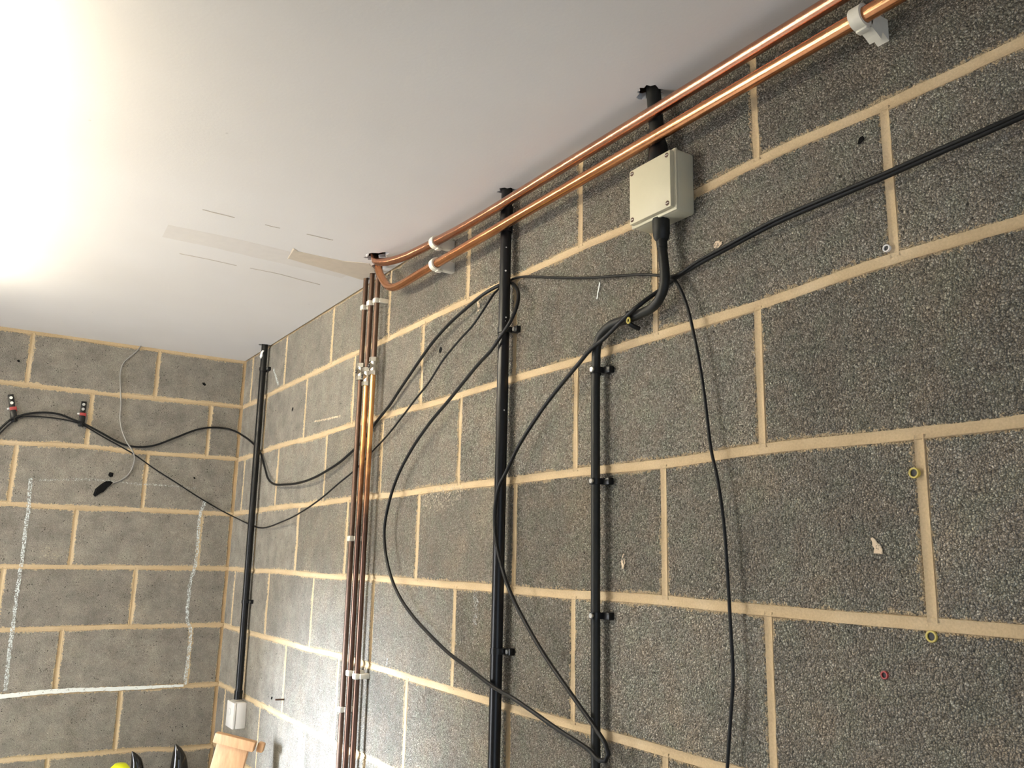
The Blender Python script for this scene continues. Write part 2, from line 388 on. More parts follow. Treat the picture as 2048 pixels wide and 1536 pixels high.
PERP_B = {0: [(315,745),(62,705)], 1: [(418,860),(178,850)], 2: [(289,970),(25,950)], 3: [(397,1090),(147,1070)], 4: [(267,1190),(0,1190)], 5: [(378,1310),(117,1320)], 6: [(236,1440)]}
def nominal(k): return ZO - 0.225 * k
beds = {'right': {}, 'back': {}, 'left': {}}
for k, L in BED_R.items(): beds['right'][k] = smoother([(pr(*q).y, pr(*q).z - nominal(k)) for q in L])
for k, L in BED_B.items(): beds['back'][k] = smoother([(pb(*q).x, pb(*q).z - nominal(k)) for q in L])
def bedz(side, k, h):
    if k < 0: return CEIL + 0.004 if side != 'back' else CEIL - 0.006
    f = beds[side].get(k); return nominal(k) + (f(h) if f else 0.0)
FLOOR = 0.0
REC = 0.005                                    # depth of the joints behind the block faces
def make_block(side, h0, h1, k, parent, mat):
    """one block of course k (between bed joint k-1 above and k below), from h0 to h1"""
    jb, jp = 0.0068, 0.0058
    def top(h): return min(bedz(side, k - 1, h) - jb, CEIL - (0.008 if side == 'back' else 0.0025))
    def bot(h): return max(bedz(side, k, h) + jb, FLOOR + 0.004)
    if top(h0) - bot(h0) < 0.03: return None
    a, b = h0 + jp, h1 - jp
    nl = max(3, int((b - a) / 0.045)); ns = 4
    per = [(a + (b - a) * i / nl, 0, i) for i in range(nl)]
    def row(h, s): return bot(h) + (top(h) - bot(h)) * s
    P = []
    for i in range(nl): P.append((a + (b - a) * i / nl, 0.0))
    for i in range(ns): P.append((b, i / ns))
    for i in range(nl): P.append((b - (b - a) * i / nl, 1.0))
    for i in range(ns): P.append((a, 1 - i / ns))
    hc, H = (a + b) / 2, b - a
    verts = []; edge = []
    proud = random.uniform(-0.0012, 0.0012); tx = random.uniform(-.0015, .0015)
    base = [(h + random.uniform(-.0017, .0017), row(h, s) + random.uniform(-.0017, .0017)) for h, s in P]
    zc = (bot(hc) + top(hc)) / 2; V = top(hc) - bot(hc)
    for ring, (ins, dep, ev) in enumerate(((0.0, -0.009, 1.0), (0.0005, -0.0022, 1.0), (0.0032, 0.0, 0.82), (0.022, 0.0, 0.0))):
        for h, z in base:
            hh = hc + (h - hc) * (1 - 2 * ins / H); zz = zc + (z - zc) * (1 - 2 * ins / V)
            d = dep + (proud + tx * (h - hc) / H if ring else 0)
            verts.append(wpt(side, hh, zz, d)); edge.append(ev)
    n = len(base); faces = []
    for r_ in range(3):
        for i in range(n):
            j = (i + 1) % n
            faces.append((r_ * n + i, r_ * n + j, (r_ + 1) * n + j, (r_ + 1) * n + i))
    faces.append(tuple(range(3 * n, 4 * n)))
    nrm = {'right': RN, 'back': BN, 'left': Vector((1, 0, 0))}[side]
    me = bpy.data.meshes.new('block'); me.from_pydata(verts, [], faces); me.update()
    if me.polygons[-1].normal.dot(nrm) < 0: me.flip_normals()
    at = me.attributes.new('edge', 'FLOAT', 'POINT'); at.data.foreach_set('value', edge)
    return link('block', me, mat, parent)
def face_grade(side, h):                       # the delivery of blocks gets coarser-faced along the right wall
    if side == 'back' or (side == 'right' and h > -0.65): return 'block_fine'
    if side == 'left': return 'block'
    h += random.uniform(-0.18, 0.18)
    return 'block_75' if h > -1.05 else 'block_50' if h > -1.45 else 'block_25' if h > -1.9 else 'block'
def block_wall(side, name, hmin, hmax, perp0, perp1, meas, hole=None):
    """mortar body of the wall with concave joints, then every block as a part"""
    rows = int(math.ceil((ZO - FLOOR) / 0.225)) + 1
    bm = bmesh.new(); T = 0.10
    def slab(h0, h1, z0, z1):
        if h1 == hmax: h1 += T
        c = [wpt(side, h, z, d) for d in (-REC, -T) for h in (h0, h1) for z in (z0, z1)]
        vs = [bm.verts.new(p) for p in c]
        for q in ((0, 1, 3, 2), (4, 6, 7, 5), (0, 2, 6, 4), (1, 5, 7, 3), (0, 4, 5, 1), (2, 3, 7, 6)): bm.faces.new([vs[i] for i in q])
    if hole:
        y0, y1, z0, z1 = hole
        slab(hmin, y0, FLOOR - .1, CEIL + .2); slab(y1, hmax, FLOOR - .1, CEIL + .2); slab(y0, y1, FLOOR - .1, z0); slab(y0, y1, z1, CEIL + .2)
    else: slab(hmin, hmax, FLOOR - 0.1, CEIL + 0.20)
    prof = [(-1.25, -0.0075), (-0.85, -0.0012), (-0.35, -0.0030), (0.0, -0.0034), (0.35, -0.0030), (0.85, -0.0012), (1.25, -0.0075)]
    todo = []
    allperp = {}
    for k in range(rows):
        base = perp0 if k % 2 == 0 else perp1
        ps = []
        x = base
        while x > hmin: ps.append(x); x -= 0.45
        x = base + 0.45
        while x < hmax: ps.append(x); x += 0.45
        ps = [p for p in ps if hmin + 0.05 < p < hmax - 0.05]
        m_ = meas.get(k, [])
        ps = sorted(min([q for q in m_ if abs(q - p) < 0.13], key=lambda q: abs(q - p), default=p) for p in ps)
        allperp[k] = ps
    def strip(points, w, axis):
        prev = None
        for (h, z) in points:
            cur = []
            for s, d in prof:
                e = 0.0006 * random.uniform(-1, 1)
                hh, zz = (h, z + s * w) if axis == 'bed' else (h + s * w, z)
                cur.append(bm.verts.new(wpt(side, hh, zz, d + e)))
            if prev:
                for i in range(len(prof) - 1): bm.faces.new((prev[i], prev[i + 1], cur[i + 1], cur[i]))
            prev = cur
    for k in range(rows - 1):
        segs = [(hmin, hmax)]
        if hole and hole[2] - .02 < nominal(k) < hole[3] + .02: segs = [(hmin, hole[0]), (hole[1], hmax)]
        for s0, s1 in segs:
            n = max(2, int((s1 - s0) / 0.05))
            strip([(s0 + (s1 - s0) * i / n, bedz(side, k, s0 + (s1 - s0) * i / n)) for i in range(n + 1)], 0.0085, 'bed')
    for k in range(rows):
        for p in allperp[k]:
            z1, z0 = bedz(side, k - 1, p) - .002, max(bedz(side, k, p) + .002, FLOOR)
            if z1 - z0 < 0.05: continue
            if hole and hole[0] - .01 < p < hole[1] + .01 and z0 < hole[3] and z1 > hole[2]: continue
            strip([(p, z0 + (z1 - z0) * i / 5) for i in range(6)], 0.0075, 'perp')
    for f in bm.faces: f.smooth = len(f.verts) == 4
    me = bpy.data.meshes.new(name); bm.normal_update(); bm.to_mesh(me); bm.free()
    nrm = {'right': RN, 'back': BN, 'left': Vector((1, 0, 0))}[side]
    me.set_sharp_from_angle(angle=R(60))
    w = struct(link(name, me, 'mortar', None, Vector((0, 0, 0)) if side != 'left' else Vector((XL, 0, 0))))
    for k in range(rows):
        ends = [hmin] + allperp[k] + [hmax - 0.002]
        for a, b in zip(ends, ends[1:]):
            if b - a < 0.05: continue
            if hole:
                z1, z0 = nominal(k - 1), nominal(k)
                if z0 < hole[3] - .02 and z1 > hole[2] + .02:
                    if a >= hole[0] and b <= hole[1]: continue
                    if b > hole[0] and a < hole[0]: b = min(b, hole[0] + 0.006)
                    if a < hole[1] and b > hole[1]: a = max(a, hole[1] - 0.006)
                    if b - a < 0.04: continue
            mid = (a + b) / 2
            make_block(side, a, b, k, w, face_grade(side, mid))
    return w
pm_r = {k: [pr(*q).y for q in L] for k, L in PERP_R.items()}
pm_b = {k: [pb(*q).x for q in L] for k, L in PERP_B.items()}
wall_right = block_wall('right', 'wall_right', YF, 0.0, -0.1138, -0.3474, pm_r)
wall_back = block_wall('back', 'wall_back', XL - 0.1, 0.0, -0.3569, -0.1310, pm_b)
wall_left = block_wall('left', 'wall_left', YF, 0.0, -0.30, -0.075, {}, WIN)

# ceiling: plasterboard with ragged holes broken through for the pipes and conduits
bm = bmesh.new(); bm_box(bm, (XL - 0.2, YF - 0.2, CEIL), (-0.003, 0.004, CEIL + 0.0125))
ceil_me = fin(bm); ceil_o = bpy.data.objects.new('tmp', ceil_me); COL.objects.link(ceil_o)
def ragged(c, rx, ry, n, rot=0.0, j=0.25):
    out = []
    for i in range(n):
        a = 2 * math.pi * i / n; q = 1 + random.uniform(-j, j)
        x, y = rx * q * math.cos(a), ry * q * math.sin(a)
        out.append(Vector((c[0] + x * math.cos(rot) - y * math.sin(rot), c[1] + x * math.sin(rot) + y * math.cos(rot), 0)))
    return out
HOLES = [ragged((-0.086, -1.556), 0.021, 0.040, 21, 0.35), ragged((-0.042, -1.475), 0.024, 0.026, 11),
         ragged((-0.022, -2.125), 0.019, 0.019, 19), ragged((-0.038, -2.620), 0.022, 0.023, 23, j=0.28), ragged((-0.022, -0.337), 0.022, 0.021, 10),
         ragged((-0.030, -1.356), 0.013, 0.014, 9), ragged((-0.034, -1.411), 0.013, 0.015, 9), ragged((-0.030, -1.447), 0.013, 0.014, 9)]
cut = bmesh.new()
for H_ in HOLES:
    a = [cut.verts.new((p.x, p.y, CEIL - 0.05)) for p in H_]; b = [cut.verts.new((p.x, p.y, CEIL + 0.06)) for p in H_]; n = len(a)
    for k in range(n): cut.faces.new((a[k], a[(k + 1) % n], b[(k + 1) % n], b[k]))
    cut.faces.new(a[::-1]); cut.faces.new(b)
cut_o = bpy.data.objects.new('tmp_cut', fin(cut)); COL.objects.link(cut_o)
md = ceil_o.modifiers.new('b', 'BOOLEAN'); md.object = cut_o; md.operation = 'DIFFERENCE'; md.solver = 'EXACT'; md.use_self = True
dg = bpy.context.evaluated_depsgraph_get(); dg.update()
new_me = bpy.data.meshes.new_from_object(ceil_o.evaluated_get(dg))
bpy.data.objects.remove(ceil_o); bpy.data.objects.remove(cut_o)
ceiling = struct(link('ceiling', new_me, 'ceiling', None, Vector((0, 0, CEIL))))
struct(box('roof', (XL - 0.2, YF - 0.2, CEIL + 0.19), (0.15, 0.15, CEIL + 0.25), 'roof'))
struct(box('floor', (XL - 0.1, YF - 0.1, -0.1), (0.1, 0.1, 0.0), 'concrete'))
bm = bmesh.new()
for lo, hi in (((XL - .1, YF - .1, -.1), (DOOR[0], YF, CEIL + .2)), ((DOOR[1], YF - .1, -.1), (.1, YF, CEIL + .2)), ((DOOR[0], YF - .1, DOOR[2]), (DOOR[1], YF, CEIL + .2))): bm_box(bm, lo, hi)
struct(link('wall_front', fin(bm), 'mortar'))
d1 = struct(box('door_1', (DOOR[0], YF - .08, DOOR[2] - .07), (DOOR[1], YF + .01, DOOR[2]), 'door', None, .004))
for x in (DOOR[0], DOOR[1] - .07): box('door_jamb', (x, YF - .08, 0), (x + .07, YF + .01, DOOR[2] - .07), 'door', d1, .004)

# window in the left wall
y0, y1, z0, z1 = WIN
bm = bmesh.new()
for lo, hi in (((XL - .09, y0, z0), (XL - .03, y0 + .05, z1)), ((XL - .09, y1 - .05, z0), (XL - .03, y1, z1)), ((XL - .09, y0 + .05, z0), (XL - .03, y1 - .05, z0 + .05)), ((XL - .09, y0 + .05, z1 - .05), (XL - .03, y1 - .05, z1))):
    bm_box(bm, lo, hi, 0.004)
win = struct(link('window_1', smooth_angle(fin(bm)), 'white'))
for a, b in ((y0 + .05, (y0 + y1) / 2 - .02), ((y0 + y1) / 2 + .02, y1 - .05)):
    box('pane', (XL - .066, a, z0 + .05), (XL - .062, b, z1 - .05), 'glass', win)
box('mullion', (XL - .09, (y0 + y1) / 2 - .02, z0 + .05), (XL - .03, (y0 + y1) / 2 + .02, z1 - .05), 'white', win, 0.003)
box('window_sill', (XL - .03, y0 - .03, z0 - .02), (XL + .05, y1 + .03, z0), 'white', win, 0.004)

# fluorescent batten on the ceiling, just beyond the left edge of the picture
LX, LY0, LY1 = -1.20, -2.45, -0.65
lt = thing('batten_light', 'long white fluorescent batten light with a single bare tube under the ceiling', 'light', (LX, (LY0 + LY1) / 2, CEIL))
box('housing', (LX - .03, LY0, CEIL - .045), (LX + .03, LY1, CEIL), 'white', lt, 0.004)
for y in (LY0 + 0.012, LY1 - 0.012): box('tube_holder', (LX - .014, y - .012, CEIL - .095), (LX + .014, y + .012, CEIL - .045), 'white', lt, 0.003)
cyl('fluorescent_tube', (LX, LY0 + .024, CEIL - .075), (LX, LY1 - .024, CEIL - .075), 0.013, 'tube', lt, 16)

# marks in the ceiling: filler patch, taped joint, cracks along it with their shade painted as darker strips
blob('filler_patch', [pc(*q) for q in ((586,496),(594,502),(640,512),(689,522),(715,524),(739,527),(748,537),(752,545),(738,554),(725,560),(690,549),(653,539),(610,527),(573,516))], 0.0012, CN, 'patch', ceiling, 0.97)
ribbon('joint_strip', [pc(*q) for q in ((330,462),(420,480),(520,503),(620,527),(700,548))], [0.10, 0.105, 0.11, 0.11, 0.10], 0.0006, CN, 'strip', ceiling, 0.03, 0.03)
for L, w in ((((405,419),(437,427),(469,435)), .0035), (((613,468),(640,474),(666,480)), .004), (((359,507),(420,519),(473,531)), .004), (((500,536),(559,548),(600,559),(640,569)), .004), (((530,449),(545,453),(560,456)), .003)):
    ribbon('crack', [pc(*q) for q in L], w, 0.0009, CN, 'crack', ceiling, 0.4)
# torn plasterboard paper hanging at the holes
def chip(px, w, l, parent=ceiling):
    c = pc(*px); pts = [(c.x + l * math.cos(a) * random.uniform(.7, 1.2), c.y + w * math.sin(a) * random.uniform(.7, 1.2), CEIL - .001 - .006 * max(0, math.sin(a))) for a in [i * 2 * math.pi / 9 for i in range(9)]]
    blob('torn_paper', pts, 0.001, CN, 'paint', parent)
chip((1318,190), .011, .004); chip((735,508), .006, .004); chip((1300,197), .005, .003)

# chalk outline and marks on the back wall
ribbon('chalk_line', [pb(*q, .0012) for q in ((61,956),(56,1025),(52,1050),(44,1123),(36,1170),(28,1240),(19,1303),(11,1382))], .013, .0006, BN, 'chalk', wall_back, .3)
ribbon('chalk_line', [pb(*q, .0012) for q in ((411,1001),(400,1030),(397,1069),(391,1129),(380,1170),(375,1240),(381,1259),(377,1312),(370,1370))], .013, .0006, BN, 'chalk', wall_back, .3)
ribbon('chalk_line', [pb(*q, .0024) for q in ((-60,1398),(0,1393),(117,1382),(244,1377),(367,1371))], [.016, .016, .016, .014, .010], .0008, BN, 'chalkfull', wall_back, .2)
ribbon('chalk_line', [pb(*q, .0012) for q in ((79,960),(176,959),(234,963),(278,968),(322,970),(366,974),(390,977))], .008, .0006, BN, 'chalkfaint', wall_back, .4)
# smears, drips and chips on the right wall
def smear(px, w, mat='smear', par=wall_right, P=pr, n=RN): ribbon('smear', [P(*q, .0014) for q in px], w, .0006, n, mat, par, .45, .004)
smear(((629,843),(655,838),(681,832)), .006); smear(((1200,565),(1197,580),(1194,598)), .0035, 'chalkfull'); smear(((547,738),(551,752),(557,770)), .012, 'chalk')
smear(((1743,1076),(1750,1088),(1757,1099),(1766,1114)), [.004, .008, .012, .004]); smear(((1248,1108),(1246,1120),(1245,1138)), [.004, .011, .004])
smear(((1428,492),(1436,488),(1444,486)), [.006, .012, .005]); smear(((845,1010),(880,1000),(930,985)), [.05, .06, .03], 'smearfaint')
smear(((948,1180),(952,1210),(950,1250)), [.010, .018, .012], 'chalkfaint'); smear(((775,1316),(774,1325),(773,1330)), .005, 'chalk')
smear(((85,1100),(100,1112),(120,1118)), [.03, .05, .03], 'smearfaint', wall_back, pb, BN)
smear(((700,1182),(697,1220),(692,1300)), [.006, .009, .006], 'chalkfaint'); smear(((955,603),(958,612),(954,625)), [.008, .012, .006])
def drill_hole(p, r, par, nrm):
    p = Vector(p); u = nrm.orthogonal().normalized(); v = nrm.cross(u)
    blob('drill_hole', [p + (u * math.cos(a) * .8 + v * math.sin(a)) * r * random.uniform(.7, 1.2) for a in [i * math.pi / 5 for i in range(10)]], .0006, nrm, 'dull_black', par, .9)  # no recess: a thin black patch carries the shade inside the hole
for q, r in (((585,818), .008), ((881,700), .009), ((543,1396), .006), ((1722,280), .006)): drill_hole(pr(*q, .0012), r, wall_right, RN)
for q, r in (((408,768), .008), ((37,722), .006), ((389,956), .005)): drill_hole(pb(*q, .0012), r, wall_back, BN)

# ------------------------------------------------------------------ copper pipes
PO = 0.05; ZU, ZL = 0.155 + ZO, 0.105 + ZO
up = tube('copper_pipe', [(-.088, -1.540, CEIL + .05), (-.088, -1.545, CEIL + .01), (-.090, -1.562, ZU + .034), (-.083, -1.600, ZU + .020), (-.068, -1.690, ZU + .010), (-.056, -1.78, ZU + .010), (-.051, -1.86, ZU + .009), (-PO, -2.0, ZU + .003), (-PO, -2.4, ZU), (-PO, -2.9, ZU - .002), (-PO, -3.4, ZU - .002), (-PO, -4.6, ZU - .002)], 0.011, 'copper_red', None, 20, .02)
tag(up, 'upper of two long copper pipes running under the ceiling, nearest the white plasterboard', 'pipe')
lo = tube('copper_pipe', [(-.046, -1.480, CEIL + .05), (-.047, -1.482, CEIL + .005), (-.048, -1.490, ZL + .085), (-.049, -1.520, ZL + .052), (-PO, -1.560, ZL + .020), (-PO, -1.605, ZL + .003), (-PO, -1.66, ZL - .001), (-PO, -1.75, ZL), (-PO, -2.2, ZL), (-PO, -3.0, ZL), (-PO, -3.5, ZL), (-PO, -4.6, ZL)], 0.011, 'copper', None, 20, .02)
tag(lo, 'lower of two long copper pipes along the wall, passing just above the grey box', 'pipe')

def ring_clip(y, z, r, label, group, broken=False):
    t = thing('pipe_clip', label, 'pipe clip', (0, y, z), group)
    w = 0.0085; bm = bmesh.new(); n = 26; ri, rr = r + .0004, r + .0050; vs = []
    for i in range(n):
        a = 2 * math.pi * i / n; rings = []
        for (yy, q) in ((y - w, ri), (y - w, rr), (y + w, rr), (y + w, ri)):
            rings.append(bm.verts.new((-PO + q * math.cos(a), yy, z + q * math.sin(a))))
        vs.append(rings)
    for i in range(n):
        A, B = vs[i], vs[(i + 1) % n]
        for k in range(4): bm.faces.new((A[k], A[(k + 1) % 4], B[(k + 1) % 4], B[k]))
    link('clamp_ring', smooth_angle(fin(bm), 40), 'clip', t)
    h = r + .0036
    if not broken: box('base_block', (-PO + r + .0012, y - w, z - h), (0.001, y + w, z + h * .85), 'clip', t, .0022); box('latch', (-PO + r * .2, y - w - .0005, z - r - .0075), (-PO + r + .006, y + w + .0005, z - r - .0030), 'clip', t, .0015)
    else:
        bm = bmesh.new(); out = [(-PO + r + .001, z + h * .8), (0.0005, z + h * .8), (0.0005, z - h - .006), (-.008, z - h - .001), (-.014, z - h + .003), (-.019, z - h - .009), (-.027, z - h - .004), (-PO + r + .001, z - h + .001)]
        a = [bm.verts.new((x, y - w, q)) for x, q in out]; b = [bm.verts.new((x, y + w, q)) for x, q in out]
        for k in range(len(out)): bm.faces.new((a[k], a[(k + 1) % len(out)], b[(k + 1) % len(out)], b[k]))
        bm.faces.new(a[::-1]); bm.faces.new(b)
        link('base_block', fin(bm), 'clip', t); box('latch', (-PO, y - w, z - r - .008), (-PO + r, y + w, z - r - .003), 'clip', t, .0015)
    return t
G = 'ring clips holding the two long copper pipes'
ring_clip(-1.842, ZU + .0095, .011, 'white ring clip on the upper copper pipe near its bend', G)
ring_clip(-1.847, ZL, .011, 'white ring clip on the lower copper pipe near its bend', G)
ring_clip(-3.048, ZL, .011, 'broken white ring clip on the lower copper pipe at the top right', G, True)

# three vertical pipes with isolating valves
VO = 0.030
VP = [((-1.357, -1.368), 'left', (727, 760), ((615,), (1077,), (1419,))), ((-1.412, -1.422), 'middle', (737, 773), ((608,), (1345,))), ((-1.447, -1.459), 'right', (715, 750), ((601,), (1352,)))]
names = {'left': 'leftmost', 'middle': 'middle', 'right': 'rightmost'}
XPX = {'left': lambda y: 733 + (y - 567) * (680 - 733) / (1500 - 567), 'middle': lambda y: 746 + (y - 555) * (692 - 746) / (1500 - 555), 'right': lambda y: 758 + (y - 550) * (704 - 758) / (1500 - 550)}
def hexnut(name, c, r, h, mat, parent):
    return cyl(name, (c[0], c[1], c[2] - h / 2), (c[0], c[1], c[2] + h / 2), r, mat, parent, 6)
for (yt, yb_), nm, (va, vb), clips in VP:
    def yat(z): return yb_ + (yt - yb_) * (z - 1.0) / (CEIL - 1.0)
    za = pr(XPX[nm](va), va, VO).z; zb = pr(XPX[nm](vb), vb, VO).z; zm = (za + zb) / 2
    xo = -VO - (0.004 if nm == 'middle' else 0); y = yat(zm)
    t = thing('vertical_pipe', {'left': 'leftmost of three thin vertical copper pipes, brown and tarnished all the way down', 'middle': 'middle of three thin vertical copper pipes, bright orange just below its valve', 'right': 'rightmost of three thin vertical copper pipes, bright golden below its valve'}[nm], 'pipe', (xo, y, 0), 'thin vertical copper pipes')
    tube('upper_length', [(xo, yat(CEIL + .06), CEIL + .06), (xo, yat(2.3), 2.3), (xo, y, zm)], .0075, 'copper_old', t, 16, .1)
    low = 'copper_old' if nm == 'left' else 'copper_new'
    tube('lower_length', [(xo, y, zm), (xo, yat(1.0), 1.0), (xo, yat(.6), .6), (xo, yat(0), 0.0)], .0075, low, t, 16, .1)
    v = thing('isolating_valve', 'small nickel isolating valve on the %s thin vertical copper pipe' % names[nm], 'valve', (xo, y, zm), 'isolating valves on the thin pipes')
    hexnut('nut', (xo, y, za - .006), .0135, .012, 'chrome', v); hexnut('nut', (xo, y, zb + .006), .0135, .012, 'chrome', v)
    bm = bmesh.new(); bm_cyl(bm, (xo, y, zb + .01), (xo, y, za - .01), .0092, 16)
    bm_cyl(bm, (xo - .0135, y - .0, zm), (xo + .008, y, zm), .0085, 16)
    link('body', smooth_angle(fin(bm), 40), 'chrome', v)
    sc_ = cyl('slot_screw', (xo - .0155, y, zm), (xo - .013, y, zm), .006, 'dark', v, 14)
    box('screw_slot', (xo - .0162, y - .005, zm - .0007), (xo - .0152, y + .005, zm + .0007), 'chrome', sc_)
    for i, (cpy,) in enumerate(clips):
        zc_ = pr(XPX[nm](cpy), cpy, VO).z; y = yat(zc_)
        pl = ('just below the ceiling', 'half way down', 'near the bottom edge')[i if len(clips) == 3 else (0, 2)[i]]
        t2 = thing('saddle_clip', 'small white clip on the %s thin vertical pipe %s' % (names[nm], pl), 'pipe clip', (0, y, zc_), 'clips on the thin vertical pipes')
        bm = bmesh.new(); bm_box(bm, (xo - .0105, y - .0105, zc_ - .0075), (xo + .004, y + .0105, zc_ + .0075), .003)
        link('clip_head', smooth_angle(fin(bm)), 'clip', t2)
        box('clip_base', (xo + .003, y - .014, zc_ - .0065), (.001, y + .009, zc_ + .0065), 'clip', t2, .0015)

# ------------------------------------------------------------------ black conduits and the armoured cable
def saddle(y, z, o, r, label, group, side=-1, w=.012, screw=True):
    """bent strap round a conduit with a screwed lug on one side"""
    t = thing('saddle', label, 'bracket', (0, y, z), group)
    bm = bmesh.new(); n = 14; prev = None
    path = [(-.002, y + r + .003)] + [(-o - (r + .0026) * math.sin(math.pi * i / n), y + (r + .0026) * math.cos(math.pi * i / n)) for i in range(n + 1)] + [(-.002, y - r - .003)]
    path2 = [(-.0005, y + r + .0005)] + [(-o - (r + .0002) * math.sin(math.pi * i / n), y + (r + .0002) * math.cos(math.pi * i / n)) for i in range(n + 1)] + [(-.0005, y - r - .0005)]
    for (a, b) in zip(path, path2):
        cur = [bm.verts.new((a[0], a[1], z - w / 2)), bm.verts.new((a[0], a[1], z + w / 2)), bm.verts.new((b[0], b[1], z + w / 2)), bm.verts.new((b[0], b[1], z - w / 2))]
        if prev:
            for k in range(4): bm.faces.new((prev[k], prev[(k + 1) % 4], cur[(k + 1) % 4], cur[k]))
        prev = cur
    link('strap', smooth_angle(fin(bm), 40), 'black', t)
    ly = y + side * (r + .011)
    box('lug', (-.012, ly - .009, z - w / 2 - .001), (.0005, ly + .009, z + w / 2 + .001), 'black', t, .002)
    if screw: cyl('screw', (-.0145, ly, z), (-.011, ly, z), .0045, 'steel', t, 12)
    return t
CO = 0.022; CRAD = 0.0125
y1c, zb1 = -0.352, pr(478,1398,CO).z
con1 = thing('conduit', 'black plastic conduit in the far corner, ending in the white switch box', 'conduit', (-CO, y1c, zb1))
tube('conduit_tube', [(-CO, y1c + .017, CEIL + .05), (-CO, y1c + .015, 2.3), (-CO, y1c, 1.7), (-CO, y1c - .018, zb1)], CRAD, 'black', con1, 20, .05)
_n = Vector((-.75, -.66, 0)); _t = Vector((.66, -.75, 0)); _c = Vector((-CO, y1c + .015, pr(532,708,CO).z)) + _n * (CRAD + .0002)
blob('paint_splash', [_c + _t * (a * .009 - .002) + Vector((0, 0, b * .018)) for a, b in ((-1,-.6),(-.3,-1),(.4,-.4),(.3,.3),(1,.8),(.2,1),(-.7,.5))], .0030, _n, 'paint', con1)
cyl('coupling', (-CO, y1c - .017, zb1 - .002), (-CO, y1c - .017, zb1 + .028), .0150, 'black', con1, 20)
for (q, lab) in (((536,733), 'black saddle near the top of the corner conduit'), ((491,1203), 'black saddle low on the corner conduit')):
    z = pr(*q, CO).z; yy = y1c + .015 - .033 * max(0, (2.3 - z)) / (2.3 - zb1)
    saddle(yy, z, CO, CRAD, lab, 'saddles on the corner conduit')
y2c = -2.132
con2 = thing('conduit', 'thick black vertical conduit flecked with white paint, left of the grey box', 'conduit', (-CO, y2c, 0))
tube('conduit_tube', [(-CO, y2c + .004, CEIL + .05), (-CO, y2c, 1.5), (-CO, y2c - .004, 0)], CRAD, 'black_speck', con2, 20, .05)
zc2 = pr(1012,452,CO).z; cyl('coupling', (-CO, y2c + .003, zc2 - .016), (-CO, y2c + .003, zc2 + .045), .0148, 'black_speck', con2, 20)
saddle(y2c, pr(1022,656,CO).z, CO, CRAD, 'black saddle on the flecked conduit below the copper pipes', 'saddles on the flecked conduit')
saddle(y2c - .002, pr(1000,1303,CO).z, CO, CRAD, 'black saddle low on the flecked conduit, where the loose cable passes', 'saddles on the flecked conduit')

# grey adaptable box with glands
by0, by1, bz0, bz1, bd = -2.690, -2.578, -0.040 + ZO, 0.070 + ZO, 0.052
bx = thing('junction_box', 'square grey plastic junction box screwed to the wall under the copper pipes', 'junction box', (0, (by0 + by1) / 2, bz0))
box('body', (-bd + .012, by0, bz0), (.0005, by1, bz1), 'grey_box', bx, .006, 3)
lid = box('lid', (-bd, by0 + .0045, bz0 + .0045), (-bd + .011, by1 - .0045, bz1 - .0045), 'grey_lid', bx, .002, 2)
box('lid_rim', (-bd + .0085, by0 - .0005, bz0 - .0005), (-bd + .0135, by1 + .0005, bz1 + .0005), 'grey_box', bx, .0022, 2)
for a in (by0 + .012, by1 - .012):
    for b in (bz0 + .012, bz1 - .012):
        s_ = cyl('screw', (-bd - .0006, a, b), (-bd + .004, a, b), .0042, 'rust', lid, 14)
        box('screw_slot', (-bd - .0011, a - .003, b - .0006), (-bd - .0003, a + .003, b + .0006), 'steel', s_)
# armoured cable
yb = -2.668
P0 = pr(1322,440,.030)
swa_px = [((1322,470), .028), ((1327,520), .028), ((1330,555), .029), ((1325,585), .029), ((1308,612), .026), ((1280,628), .023), ((1250,640), .022), ((1222,650), .022), ((1203,668), .022), ((1194,692), .022), ((1192,730), .020), ((1191,800), .019), ((1191,950), .019), ((1191,1230), .019), ((1191,1500), .019)]
pts = [Vector((-.030, P0.y, bz0 - .004))] + [pr(*q, o) for q, o in swa_px]; last = pts[-1]; pts += [Vector((last.x, last.y, .6)), Vector((last.x, last.y, 0.0))]
swa = thing('armoured_cable', 'thick black armoured cable dropping from the grey box with a kink to the left', 'cable', (last.x, last.y, 0))
tube('sheath', pts, .0083, 'sheath', swa, 16, .012)
g0 = Vector((-.030, P0.y, bz0))
tube('gland_shroud', [g0 + Vector((0, 0, .002)), g0 + Vector((0, 0, -.012)), g0 + Vector((0, 0, -.028)), g0.lerp(pts[1], .9), pts[1] + (pts[2] - pts[1]) * .55], [.0150, .0150, .0140, .0112, .0088], 'sheath', swa, 18, .006)
def cleat(q, o, lab, r=.0083, side=-1):
    p = pr(*q, o); t = saddle(p.y, p.z, o, r, lab, 'cleats on the armoured cable', side, .011, False)
    cyl('cleat_screw', (-o - r - .0055, p.y - .003, p.z), (-o - r - .002, p.y - .003, p.z), .0042, 'steel', t, 14); return t
cleat((1192,741), .020, 'black cleat on the armoured cable just under its kink')
cleat((1191,963), .019, 'black cleat on the armoured cable half way down the wall')
cleat((1191,1231), .019, 'black cleat on the armoured cable, lowest one in view')
pk = pr(1262,640,.022)
tk = thing('cleat', 'black cleat with a brass ring screw on the kink of the armoured cable', 'bracket', (0, pk.y, pk.z), 'cleats on the armoured cable')
tube('strap', [pk + Vector((.010, .004, .016)), pk + Vector((-.006, .002, .012)), pk + Vector((-.0115, -.001, .002)), pk + Vector((-.006, -.004, -.009)), pk + Vector((.012, -.008, -.016))], .0042, 'black', tk, 10, .006)
ps = pr(1257,641,.036); pe = ps + Vector((.014, .0, .0))
bm = bmesh.new(); n = 14
